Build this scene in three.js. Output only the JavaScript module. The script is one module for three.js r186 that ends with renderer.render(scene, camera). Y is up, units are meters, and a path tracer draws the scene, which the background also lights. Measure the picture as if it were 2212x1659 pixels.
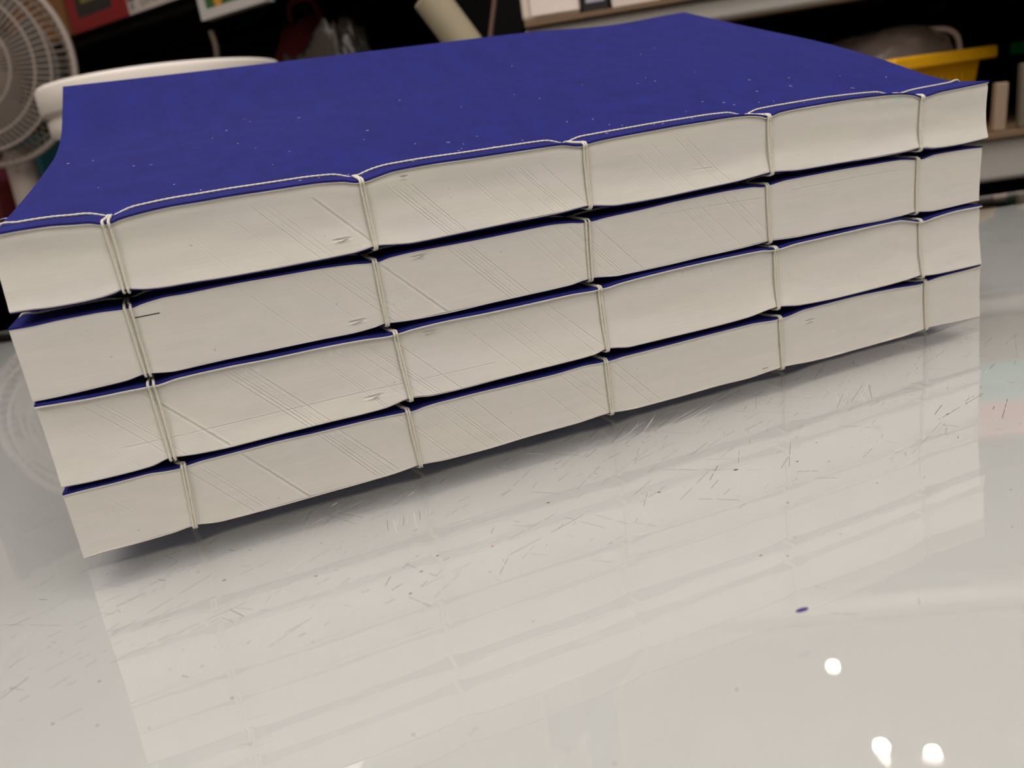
import * as THREE from 'three';
import { RoundedBoxGeometry } from 'three/addons/geometries/RoundedBoxGeometry.js';
import { mergeGeometries } from 'three/addons/utils/BufferGeometryUtils.js';
import { ImprovedNoise } from 'three/addons/math/ImprovedNoise.js';
import { RectAreaLightUniformsLib } from 'three/addons/lights/RectAreaLightUniformsLib.js';

// ---------------------------------------------------------------- camera, exposure, lights
const scene = new THREE.Scene();
scene.background = new THREE.Color(0x000000);
const renderer = new THREE.WebGLRenderer({ antialias: true });
renderer.toneMapping = THREE.LinearToneMapping;
renderer.toneMappingExposure = 1.0;
renderer.shadowMap.enabled = true;
RectAreaLightUniformsLib.init();

const EYE = new THREE.Vector3(0.05021, 0.08778, 0.22344);           // 9 cm above the table, 22 cm from the spines
const LOOK = new THREE.Vector3(0.27261, -0.27938, -0.92067);
const camera = new THREE.PerspectiveCamera(48.134, 4 / 3, 0.01, 30);
camera.position.copy(EYE);
camera.up.set(0.22495, 0.9489, -0.22134);
camera.lookAt(EYE.clone().add(LOOK));
camera.focus = 0.238;
camera.userData.fStop = camera.getFocalLength() / 1.6;               // a phone lens with a 1.6 mm opening

// the room and the furniture are turned 23 degrees to the stack: u runs along the racks, v away from the viewer
const UX = new THREE.Vector3(0.92021, 0, 0.39143), VX = new THREE.Vector3(0.39143, 0, -0.92021);
const TURN = Math.atan2(-UX.z, UX.x);
const room = (u, y, v) => new THREE.Vector3(EYE.x + UX.x * u + VX.x * v, y, EYE.z + UX.z * u + VX.z * v);
const FLOOR = -0.75, CEIL = 1.75;
const LAMPS = [                                                      // ceiling fixtures: u, v, width, length, intensity
  [0.6, 0.05, 0.6, 1.2, 6.0],
  [-0.7, 0.15, 0.6, 1.2, 5.8],
  [1.2, -1.3, 0.6, 1.2, 5.6],
  [-0.9, -1.4, 0.6, 1.2, 5.2],
  [-1.2, 2.7, 0.6, 1.2, 2.6],
];
const SPOTS = [[0.618, 2.491], [0.646, 2.108], [0.771, 2.068]];      // small downlights beyond the rack: u, v

// ---------------------------------------------------------------- measurements of the stack, in tenths of a millimetre
const BOOKS = [
  { e: 0.0010, top: [-1,825,28,826,71,827,125,826,179,821,212,818,235,811,255,809,274,814,316,820,363,824,411,826,459,826,526,827,627,826,730,825,808,819,847,810,865,810,889,814,952,824,1051,826,1168,824,1288,823,1414,821,1483,809,1502,812,1546,816,1672,819,1811,821,1953,821,2027,818,2078,810,2099,803,2116,805,2150,812,2221,815,2379,816,2501,813,2605,807,2669,796,2695,786,2711,786,2779,793,2889,796,2986,799],
    bottom: [-2,649,31,648,86,644,142,643,189,645,226,650,241,654,259,652,294,645,342,641,402,640,481,637,610,636,717,636,799,637,852,643,869,644,911,639,971,634,1106,636,1259,638,1387,639,1453,643,1476,644,1495,642,1581,630,1720,628,1862,631,1973,633,2049,638,2091,641,2118,640,2209,632,2369,629,2535,625,2623,625,2675,628,2700,626,2755,618,2845,615,2937,617,2981,619],
    grooves: [410,751,503,643,4,505,790,647,637,5,567,802,717,637,10,601,790,741,638,7,617,792,756,639,7,722,792,855,653,16,912,795,1059,638,12,933,785,1070,637,12,949,780,1080,638,10,967,769,1087,641,-10,963,791,1106,638,8,980,789,1114,638,13,1125,792,1264,640,6,1139,790,1275,640,7,1205,775,1329,639,6,1235,793,1375,642,9,1271,790,1410,641,9,1283,786,1419,642,10,1299,784,1430,644,6,1349,787,1477,650,12,1646,768,1764,644,8,1652,791,1792,641,6,1700,788,1828,639,8,1777,794,1921,636,11,1815,788,1956,637,12,1579,744,1672,647,4,1828,690,1905,686,9],
    tears: [779,676,10,968,805,5] },
  { e: -0.0004, top: [-18,610,30,609,97,611,167,611,230,607,251,606,273,611,335,617,377,616,477,617,606,615,713,613,794,608,845,602,861,601,894,607,970,610,1136,609,1260,610,1356,611,1420,606,1467,599,1488,598,1533,601,1653,604,1796,609,1942,610,2037,607,2086,600,2105,602,2169,608,2338,608,2506,605,2612,602,2678,593,2705,590,2767,597,2882,595,2972,590],
    bottom: [-16,433,49,432,120,433,192,435,238,441,251,440,314,432,434,433,566,432,675,431,758,429,817,432,849,436,862,435,923,430,1044,427,1168,429,1295,429,1395,430,1457,436,1476,436,1562,427,1704,426,1851,428,1964,428,2042,430,2082,432,2104,431,2206,425,2371,423,2541,418,2631,420,2670,423,2694,420,2766,412,2881,413,2959,414],
    grooves: [492,614,656,434,7,632,610,777,463,6,710,607,875,436,10,736,606,901,435,7,755,603,919,435,6,860,596,1024,429,16,1051,603,1210,432,12,1068,600,1223,431,12,1077,601,1235,429,10,1092,601,1246,434,-10,1104,602,1257,433,8,1113,603,1272,433,13,1269,606,1419,436,7,1291,603,1434,436,7,1332,603,1459,454,6,1372,604,1525,439,8,1410,601,1560,433,10,1416,601,1571,434,11,1429,600,1581,433,6,1489,595,1640,431,13,1770,602,1923,432,8,1795,602,1950,435,5,1832,600,1984,441,9,1924,604,2070,441,12,1961,598,2084,465,12,1682,605,1810,461,4,1705,580,1886,574,6,1886,574,2077,568,8,2176,573,2437,574,7,2437,574,2687,567,7],
    tears: [777,458,10,972,595,10] },
  { e: 0.0004, top: [-14,422,46,418,116,414,187,413,238,411,254,410,311,416,362,417,430,417,535,414,670,413,782,409,861,403,879,404,918,408,1008,410,1131,407,1258,406,1388,406,1479,402,1497,402,1556,407,1662,411,1807,413,1958,412,2054,410,2100,403,2116,403,2186,408,2364,409,2492,410,2600,408,2641,400,2681,389,2703,387,2759,393,2851,398,2962,395],
    bottom: [-10,213,61,209,134,208,197,210,242,219,258,218,313,212,395,208,516,209,655,209,741,208,800,209,871,218,885,218,941,211,1034,209,1163,211,1294,211,1396,211,1445,213,1479,220,1493,220,1567,209,1712,208,1863,207,1980,209,2087,219,2110,218,2187,207,2354,200,2527,200,2619,202,2681,205,2701,201,2779,195,2874,193,2956,192],
    grooves: [66,413,244,227,10,105,399,285,218,7,123,395,248,262,6,23,380,172,218,4,201,411,390,212,16,139,272,292,268,8,292,268,537,267,8,537,267,782,266,8,782,266,888,263,7,888,263,1138,260,7,405,409,594,208,13,421,408,607,206,13,433,405,616,210,10,456,395,626,214,-10,463,401,638,208,8,476,402,653,211,14,641,396,801,215,8,659,386,812,212,8,694,398,870,219,6,740,396,915,218,9,784,388,943,217,10,791,389,955,215,10,801,388,969,213,7,851,395,1026,211,13,1048,394,1215,215,9,1126,403,1301,214,9,1151,400,1328,215,7,1197,393,1361,215,8,1277,403,1448,219,9,1315,395,1478,231,12],
    tears: [779,248,11,965,388,10] },
  { e: 0.0000, top: [-15,191,33,192,105,191,180,192,228,187,261,185,275,187,320,191,389,191,496,192,607,189,721,188,809,185,856,182,872,180,914,185,961,187,1045,187,1173,185,1306,183,1407,186,1470,182,1490,181,1542,184,1682,184,1833,185,1988,185,2101,178,2119,178,2210,188,2388,189,2566,183,2702,174,2721,178,2795,183,2890,183,2963,185],
    bottom: [-13,17,46,20,121,19,198,20,249,24,265,23,329,15,485,13,628,14,776,15,865,20,877,20,944,15,1080,13,1212,16,1350,16,1471,21,1488,19,1572,12,1701,11,1854,12,1973,9,2034,12,2096,15,2120,15,2222,8,2312,6,2470,6,2605,7,2704,12,2723,13,2841,7,2960,3],
    grooves: [73,157,125,100,4,273,173,409,16,10,297,180,434,20,6,310,179,447,18,6,404,186,555,14,16,605,188,746,19,12,618,186,758,17,12,629,184,770,18,10,650,178,781,24,-10,649,185,796,19,8,665,184,809,23,13,823,181,965,17,8,836,179,979,16,8,888,176,1031,16,6,929,182,1077,13,9,960,181,1111,16,10,970,184,1119,15,10,985,183,1130,18,6,1038,185,1182,16,13,1241,174,1381,18,7,1322,181,1468,22,9,1346,180,1525,19,8,1394,177,1469,91,7,1489,158,1612,18,10,1502,179,1650,16,12],
    tears: [2226,146,8,2039,24,5] },
];

// ---------------------------------------------------------------- helpers
let seed = 20240;
const rnd = () => { seed = (seed * 1664525 + 1013904223) >>> 0; return seed / 4294967296; };
const noise = new ImprovedNoise();
const nz = (x, y = 0, z = 0) => noise.noise(x, y, z);
const lerp = (a, b, t) => a + (b - a) * t;
const sm = (t) => { t = Math.min(1, Math.max(0, t)); return t * t * (3 - 2 * t); };
const std = (color, roughness = 0.7, extra = {}) => new THREE.MeshPhysicalMaterial({ color, roughness, ...extra });
const taken = {};
const numbered = (n) => { taken[n] = (taken[n] ?? -1) + 1; return taken[n] ? `${n}_${String(taken[n]).padStart(3, '0')}` : n; };
function thing(name, label, category, pos = new THREE.Vector3(), turn = 0, group) {
  const o = new THREE.Group();
  o.name = numbered(name); o.position.copy(pos); o.rotation.y = turn;
  o.userData = { label, category };
  if (group) o.userData.group = group;
  scene.add(o);
  return o;
}
function part(name, geo, mat, parent, extra) {
  const m = new THREE.Mesh(geo, mat);
  m.name = name; m.castShadow = m.receiveShadow = true;
  if (extra) m.userData = { ...extra };
  parent.add(m);
  return m;
}
function struct(name, geo, mat, pos) {
  const m = part(name, geo, mat, scene, { kind: 'structure' });
  m.position.copy(pos); m.rotation.y = TURN;
  return m;
}
const box = (w, h, d, x = 0, y = 0, z = 0, r = 0) => (r ? new RoundedBoxGeometry(w, h, d, 2, r) : new THREE.BoxGeometry(w, h, d)).translate(x, y, z);
const plain = (g) => { const n = g.index ? g.toNonIndexed() : g; for (const k of Object.keys(n.attributes)) if (!['position', 'normal', 'uv'].includes(k)) n.deleteAttribute(k); return n; };
const merge = (list) => mergeGeometries(list.map(plain));
// a smooth curve y(x) through measured points (monotone cubic)
function curve1(xs, ys) {
  const n = xs.length, d = [], m = [];
  for (let i = 0; i < n - 1; i++) d.push((ys[i + 1] - ys[i]) / (xs[i + 1] - xs[i]));
  m[0] = d[0]; m[n - 1] = d[n - 2];
  for (let i = 1; i < n - 1; i++) m[i] = d[i - 1] * d[i] <= 0 ? 0 : 2 * d[i - 1] * d[i] / (d[i - 1] + d[i]);
  return (x) => {
    if (x <= xs[0]) return ys[0] + m[0] * (x - xs[0]);
    if (x >= xs[n - 1]) return ys[n - 1] + m[n - 1] * (x - xs[n - 1]);
    let i = 0; while (x > xs[i + 1]) i++;
    const h = xs[i + 1] - xs[i], t = (x - xs[i]) / h, t2 = t * t, t3 = t2 * t;
    return ys[i] * (2 * t3 - 3 * t2 + 1) + m[i] * h * (t3 - 2 * t2 + t) + ys[i + 1] * (3 * t2 - 2 * t3) + m[i + 1] * h * (t3 - t2);
  };
}
// a sheet of points P(i, j), i < nu, j < nv, as an indexed geometry
function sheet(nu, nv, P, UV, flip = false) {
  const pos = [], uv = [], idx = [];
  for (let j = 0; j < nv; j++) for (let i = 0; i < nu; i++) {
    const p = P(i, j); pos.push(p[0], p[1], p[2]);
    const q = UV ? UV(i, j, p) : [0.0005, 0.0005]; uv.push(q[0], q[1]);
  }
  for (let j = 0; j < nv - 1; j++) for (let i = 0; i < nu - 1; i++) {
    const a = j * nu + i, b = a + 1, c = a + nu, e = c + 1;
    if (flip) idx.push(a, c, b, b, c, e); else idx.push(a, b, c, b, e, c);
  }
  const g = new THREE.BufferGeometry();
  g.setAttribute('position', new THREE.Float32BufferAttribute(pos, 3));
  g.setAttribute('uv', new THREE.Float32BufferAttribute(uv, 2));
  g.setIndex(idx); g.computeVertexNormals();
  return g;
}
// a laid cord: two plies twisted round a path
function cord(points, radius, step = 0.0002, pitch = 0.0014, sides = 14) {
  const c = new THREE.CatmullRomCurve3(points, false, 'centripetal'), L = c.getLength(), n = Math.max(4, Math.round(L / step));
  const fr = c.computeFrenetFrames(n, false), pos = [], idx = [], uv = [];
  for (let i = 0; i <= n; i++) {
    const p = c.getPointAt(i / n), N = fr.normals[i], B = fr.binormals[i], tw = (i / n) * L / pitch * Math.PI * 2 / 1;
    for (let k = 0; k < sides; k++) {
      const a = k / sides * Math.PI * 2, r = radius * (0.68 + 0.36 * Math.abs(Math.cos(a - tw / 2)) ** 0.8);
      const ca = Math.cos(a) * r, sa = Math.sin(a) * r;
      pos.push(p.x + N.x * ca + B.x * sa, p.y + N.y * ca + B.y * sa, p.z + N.z * ca + B.z * sa); uv.push(k / sides, i / n);
    }
  }
  for (let i = 0; i < n; i++) for (let k = 0; k < sides; k++) {
    const a = i * sides + k, b = i * sides + (k + 1) % sides;
    idx.push(a, b, a + sides, b, b + sides, a + sides);
  }
  const g = new THREE.BufferGeometry();
  g.setAttribute('position', new THREE.Float32BufferAttribute(pos, 3)); g.setAttribute('uv', new THREE.Float32BufferAttribute(uv, 2));
  g.setIndex(idx); g.computeVertexNormals();
  return g;
}
const tube = (pts, r, seg = 24, sides = 8) => new THREE.TubeGeometry(new THREE.CatmullRomCurve3(pts.map((p) => new THREE.Vector3(...p))), seg, r, sides, false);
function dataTex(w, h, f, srgb = false, wrap = true) {
  const a = new Uint8Array(w * h * 4);
  for (let y = 0; y < h; y++) for (let x = 0; x < w; x++) { const c = f(x, y), k = (y * w + x) * 4; for (let i = 0; i < 3; i++) a[k + i] = Math.max(0, Math.min(255, Math.round(c[i]))); a[k + 3] = 255; }
  const t = new THREE.DataTexture(a, w, h, THREE.RGBAFormat);
  t.magFilter = t.minFilter = THREE.LinearFilter; t.wrapS = t.wrapT = wrap ? THREE.RepeatWrapping : THREE.ClampToEdgeWrapping;
  if (srgb) t.colorSpace = THREE.SRGBColorSpace;
  t.needsUpdate = true;
  return t;
}
const tone = (a) => [a, a, a];

// ---------------------------------------------------------------- the room
const wallPaint = std(new THREE.Color().setRGB(0.66, 0.62, 0.57), 0.9);
const ceilPaint = std(new THREE.Color().setRGB(0.78, 0.74, 0.69), 0.95);
const floorVinyl = std(new THREE.Color().setRGB(0.22, 0.2, 0.18), 0.6);
const RU = [-2.7, 2.7], RV = [-2.3, 3.5], mid = (r) => (r[0] + r[1]) / 2, len = (r) => r[1] - r[0];
struct('floor', box(len(RU), 0.1, len(RV)), floorVinyl, room(mid(RU), FLOOR - 0.05, mid(RV)));
struct('ceiling', box(len(RU), 0.1, len(RV)), ceilPaint, room(mid(RU), CEIL + 0.05, mid(RV)));
struct('wall_back', box(len(RU) + 0.2, CEIL - FLOOR, 0.1), wallPaint, room(mid(RU), (CEIL + FLOOR) / 2, RV[1] + 0.05));
struct('wall_front', box(len(RU) + 0.2, CEIL - FLOOR, 0.1), wallPaint, room(mid(RU), (CEIL + FLOOR) / 2, RV[0] - 0.05));
struct('wall_left', box(0.1, CEIL - FLOOR, len(RV)), wallPaint, room(RU[0] - 0.05, (CEIL + FLOOR) / 2, mid(RV)));
struct('wall_right', box(0.1, CEIL - FLOOR, len(RV)), wallPaint, room(RU[1] + 0.05, (CEIL + FLOOR) / 2, mid(RV)));

const fixtureWhite = std(0xe8e6e0, 0.5);
const lampNames = ['over the right half of the glass table', 'over the left end of the glass table', 'in the corner behind the viewer on the right', 'in the corner behind the viewer on the left', 'beyond the black rack on the left'];
LAMPS.forEach(([u, v, w, l, I], k) => {
  const t = thing('ceiling_light', `white square-edged panel light in the ceiling ${lampNames[k]}`, 'ceiling light', room(u, CEIL, v), TURN, 'ceiling panel lights');
  part('housing', merge([box(w + 0.04, 0.03, 0.02, 0, -0.015, l / 2 + 0.01), box(w + 0.04, 0.03, 0.02, 0, -0.015, -l / 2 - 0.01), box(0.02, 0.03, l, w / 2 + 0.01, -0.015, 0), box(0.02, 0.03, l, -w / 2 - 0.01, -0.015, 0)]), fixtureWhite, t);
  part('diffuser', box(w, 0.012, l, 0, -0.016, 0), std(0xf4f1ea, 0.6, { emissive: 0xfff6ee, emissiveIntensity: 0.9 }), t);
  const a = new THREE.RectAreaLight(0xfff4ec, I, w, l);
  a.position.set(0, -0.026, 0); a.rotation.x = -Math.PI / 2;
  t.add(a);
});
const spotNames = ['farthest of the three downlights beyond the rack', 'left one of the nearer pair beyond the rack', 'right one of the nearer pair beyond the rack'];
SPOTS.forEach(([u, v], k) => {
  const t = thing('downlight', `small round ceiling downlight, ${spotNames[k]}`, 'downlight', room(u, CEIL, v), TURN, 'downlights beyond the rack');
  const lw = [0.55, 0.6, 1.2][k], ll = [0.55, 2.2, 0.9][k];                        // one round lamp, one narrow and one square
  part('trim_ring', new THREE.TorusGeometry(0.03, 0.006, 8, 32).rotateX(Math.PI / 2).scale(lw, 1, ll).translate(0, -0.004, 0), fixtureWhite, t);
  part('lens', new THREE.CylinderGeometry(0.022, 0.022, 0.008, 32).scale(lw, 1, ll).translate(0, -0.006, 0), std(0xffffff, 0.5, { emissive: 0xfff0dc, emissiveIntensity: [9, 7, 4][k] }), t);
  const s = new THREE.SpotLight(0xfff0dc, 2.2, 0, 1.0, 0.6, 2);
  s.position.set(0, -0.02, 0); s.target.position.set(0, -1, 0); s.castShadow = true;
  t.add(s, s.target);
});

// ---------------------------------------------------------------- the glass table
{
  const U0 = -0.95, U1 = 1.05, V0 = -0.42, V1 = 0.609, cu = (U0 + U1) / 2, cv = (V0 + V1) / 2, w = U1 - U0, d = V1 - V0;
  const t = thing('glass_table', 'scratched glass table top over a white board, under the book stack', 'table', room(cu, FLOOR, cv), TURN);
  const Y = -FLOOR;
  const glass = new THREE.MeshPhysicalMaterial({ color: 0xffffff, roughness: 0, transmission: 1, thickness: 0.01, ior: 1.5 });
  part('glass_top', box(w, 0.01, d, 0, Y - 0.005, 0), glass, t, { label: 'clear glass sheet' });
  part('white_board', box(w, 0.02, d - 0.02, 0, Y - 0.0245, 0.01), std(new THREE.Color().setRGB(0.845, 0.885, 0.87), 0.55, { specularIntensity: 0.3 }), t);
  part('edge_trim', box(w, 0.02, 0.008, 0, Y - 0.0204, -d / 2 + 0.0055), std(0x1c1a18, 0.4), t, { label: 'dark edge strip' });
  const steel = std(0x3a3b3d, 0.4, { metalness: 0.6 });
  for (const sx of [-1, 1]) for (const sz of [-1, 1]) part('leg', box(0.05, Y - 0.09, 0.05, sx * (w / 2 - 0.06), (Y - 0.09) / 2, sz * (d / 2 - 0.07)), steel, t);
  for (const sz of [-1, 1]) part('rail', box(w - 0.17, 0.06, 0.03, 0, Y - 0.06, sz * (d / 2 - 0.07)), steel, t);
  for (const sx of [-1, 1]) part('rail', box(0.03, 0.06, d - 0.2, sx * (w / 2 - 0.06), Y - 0.06, 0), steel, t);
  // scratches, ink and dirt on the glass: thin marks in table coordinates (x, z in world metres)
  const inv = new THREE.Matrix4().makeRotationY(TURN).setPosition(t.position).invert();
  const mark = (list, x0, z0, x1, z1, wd) => {
    const dx = x1 - x0, dz = z1 - z0, L = Math.hypot(dx, dz) || 1e-6, px = -dz / L * wd / 2, pz = dx / L * wd / 2;
    const g = new THREE.BufferGeometry(), h = 0.00003;
    g.setAttribute('position', new THREE.Float32BufferAttribute([x0, h, z0, lerp(x0, x1, 0.1) + px, h, lerp(z0, z1, 0.1) + pz, lerp(x0, x1, 0.85) + px, h, lerp(z0, z1, 0.85) + pz, x1, h, z1, lerp(x0, x1, 0.9) - px, h, lerp(z0, z1, 0.9) - pz, lerp(x0, x1, 0.15) - px, h, lerp(z0, z1, 0.15) - pz], 3));
    g.setAttribute('uv', new THREE.Float32BufferAttribute([0, 0, 0.1, 1, 0.9, 1, 1, 0, 0.9, 0, 0.1, 0], 2));
    g.setIndex([0, 1, 5, 1, 2, 5, 2, 4, 5, 2, 3, 4]); g.computeVertexNormals(); g.applyMatrix4(inv);
    list.push(g);
  };
  const dark = [], pale = [], dots = [], ink = [], pink = [];
  const inStack = (x, z) => x > -0.01 && x < 0.305 && z < 0.004 - 0.038 * x;
  for (let k = 0; k < 760; k++) {
    // most scratches lie in front of the stack, in two or three main directions
    const cl = rnd(), x = cl < 0.75 ? lerp(-0.02, 0.3, rnd()) : lerp(-0.16, 0.42, rnd());
    const z = cl < 0.75 ? lerp(0.0, 0.07, Math.pow(rnd(), 1.3)) : lerp(-0.12, 0.12, rnd());
    if (inStack(x, z)) continue;
    const dir = rnd() < 0.6 ? -0.55 + 0.5 * (rnd() - 0.5) : rnd() < 0.5 ? 0.55 + 0.6 * rnd() : -1.1 + 0.8 * rnd();
    const L = 0.0012 + 0.016 * Math.pow(rnd(), 3.2), wd = 0.00005 + 0.0001 * rnd() * rnd();
    let a = 0; const pieces = 1 + Math.floor(rnd() * 3);
    for (let p = 0; p < pieces; p++) {                              // broken strokes
      const s0 = a, s1 = a + L * (0.25 + 0.5 * rnd()); a = s1 + L * 0.12 * rnd();
      mark(rnd() < 0.78 ? dark : pale, x + Math.cos(dir) * s0, z + Math.sin(dir) * s0, x + Math.cos(dir) * s1, z + Math.sin(dir) * s1, wd);
    }
  }
  for (const [x0, z0, n, dir, L, gap] of [[0.072, 0.022, 9, 1.75, 0.010, 0.0014], [0.138, 0.012, 12, -0.62, 0.022, 0.0022], [0.2, 0.03, 7, -0.8, 0.02, 0.002]])
    for (let k = 0; k < n; k++) mark(k % 3 ? pale : dark, x0 + k * gap, z0 + 0.002 * rnd(), x0 + k * gap + Math.cos(dir) * L * (0.5 + rnd() * 0.6), z0 + Math.sin(dir) * L * (0.5 + rnd() * 0.6), 0.00009);
  const spot = (list, x, z, rx, rz) => list.push(new THREE.CircleGeometry(1, 12).rotateX(-Math.PI / 2).scale(rx, 1, rz).translate(x, 0.00003, z).applyMatrix4(inv));
  for (let k = 0; k < 46; k++) { const x = lerp(-0.03, 0.26, rnd()), z = lerp(0.006, 0.13, rnd()), r = 0.00012 + 0.0003 * rnd() * rnd(); spot(dots, x, z, r * 1.6, r); }
  spot(ink, 0.1305, 0.109, 0.0013, 0.0006);
  spot(pink, 0.0735, 0.0545, 0.0004, 0.0003); spot(pink, 0.0905, 0.0525, 0.0003, 0.0003);
  const marks = { kind: 'stuff' };
  part('scratches', merge(dark), std(0x30322f, 0.8), t, marks);
  part('scratches', merge(pale), std(0xd9ddd8, 0.6), t, marks);
  part('dirt_specks', merge(dots), std(0x57544e, 0.8), t, marks);
  part('ink_marks', merge(ink), std(0x3c2a78, 0.6), t, marks);
  part('ink_marks', merge(pink), std(0xa8506e, 0.6), t, marks);
}

// ---------------------------------------------------------------- the four sewn books
const TILT = -0.03827, ZBACK = -0.2005;
const zSpine = (i, x) => BOOKS[i].e + TILT * x;
const mm = (a) => { const x = [], y = []; for (let k = 0; k < a.length; k += 2) { x.push(a[k] / 1e4); y.push(a[k + 1] / 1e4); } return [x, y]; };
const riseL = curve1([0, 0.012, 0.0615, 0.104, 0.131, 0.158, 0.179, 0.2015], [0, 0.001, 0.0081, 0.0154, 0.0205, 0.0289, 0.0389, 0.0505]);
const riseR = curve1([0, 0.012, 0.0256, 0.0413, 0.077, 0.12, 0.191], [0, 0.0009, 0.0042, 0.01, 0.0221, 0.0344, 0.0553]);
const rise = (x, w) => lerp(riseL(w), riseR(Math.max(0, w * 0.191 / 0.2015 * 1.0)), Math.min(1, Math.max(0, x / 0.297))) - 0.0018 * Math.exp(-(((x - 0.255) / 0.03) ** 2)) * sm((w - 0.1) / 0.09);
const SHARE = [1, 0.745, 0.495, 0.245], LEVEL = [[0.0825, 0.0806], [0.0613, 0.0599], [0.0414, 0.0399], [0.0189, 0.0184]];
const F = BOOKS.map((b) => ({ T: mm(b.top), B: mm(b.bottom) }));
F.forEach((f) => { f.yt = curve1(...f.T); f.yb = curve1(...f.B); });
const COVER = 0.0005;                                                // cloth over thin card
// height of the paper's upper and lower face of book i, w metres behind the spine
const topY = (i, x, w) => lerp(F[i].yt(x), lerp(...LEVEL[i], x / 0.297), sm(w / 0.05)) + SHARE[i] * rise(x, w);
const botY = (i, x, w) => i < 3 ? lerp(F[i].yb(x) + SHARE[i + 1] * rise(x, w), topY(i + 1, x, w) + 2 * COVER + 0.0002, sm(w / 0.05)) : lerp(F[3].yb(x), COVER + 0.0001, sm(w / 0.016));
const LEAN = [0.0005, 0, 0.0013, 0.0001];                            // and how far its foot stands out
const HOLLOW = [0.0013, 0.00025, 0.0009, 0.0003];                    // how far each spine is dished
const STN_T = [[0.0246, 0.0857, 0.1492, 0.2108, 0.2702], [0.0241, 0.0853, 0.1477, 0.2095, 0.2691], [0.0246, 0.087, 0.1488, 0.2108, 0.2692], [0.0268, 0.0864, 0.148, 0.211, 0.2712]];
const STN_B = [[0.025, 0.0861, 0.1485, 0.2104, 0.2688], [0.0245, 0.0855, 0.1466, 0.2093, 0.2682], [0.025, 0.0878, 0.1486, 0.2098, 0.2691], [0.0257, 0.0871, 0.148, 0.2108, 0.2713]];
const HOLE_X = [0.0249, 0.0856, 0.1478, 0.2095, 0.2677], HOLE_W = 0.012;

// blue book cloth: plain weave, a little mottled
const clothBump = dataTex(256, 256, (x, y) => { const s = Math.PI * 2 / 8, a = Math.sin(x * s), b = Math.sin(y * s), k = ((x >> 3) + (y >> 3)) & 1; return tone(128 + 60 * (k ? Math.abs(a) : Math.abs(b)) + 40 * (rnd() - 0.5)); });
const clothTint = dataTex(1024, 1024, (x, y) => {
  const u = x / 1024 * Math.PI * 2, v = y / 1024 * Math.PI * 2;
  const n = nz(3 * Math.cos(u) + 9, 3 * Math.sin(u), 3 * Math.cos(v)) + 0.6 * nz(11 * Math.cos(u), 11 * Math.sin(u) + 4, 9 * Math.sin(v)) + 0.5 * nz(x * 0.11, y * 0.11, 7.3) + 0.35 * nz(x * 0.37, y * 0.37, 2.1);
  const k = 1 + 0.085 * n + 0.13 * (rnd() - 0.5);
  return [32 * k, 37 * k, 119 * k];
}, true);
clothBump.repeat.set(1 / 0.011, 1 / 0.011);
clothTint.repeat.set(1 / 0.16, 1 / 0.16);
const cloth = new THREE.MeshPhysicalMaterial({ color: 0xffffff, map: clothTint, bumpMap: clothBump, bumpScale: 0.0001, roughness: 0.82, specularIntensity: 0.35, sheen: 0.15, sheenRoughness: 0.6, sheenColor: new THREE.Color(0x5a5ac8) });
const cottonThread = std(new THREE.Color().setRGB(0.76, 0.745, 0.64), 0.6, { sheen: 0.3, sheenColor: new THREE.Color(0xffffff), sheenRoughness: 0.4 });
const endLeaf = std(new THREE.Color().setRGB(0.83, 0.8, 0.74), 0.75);

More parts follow.
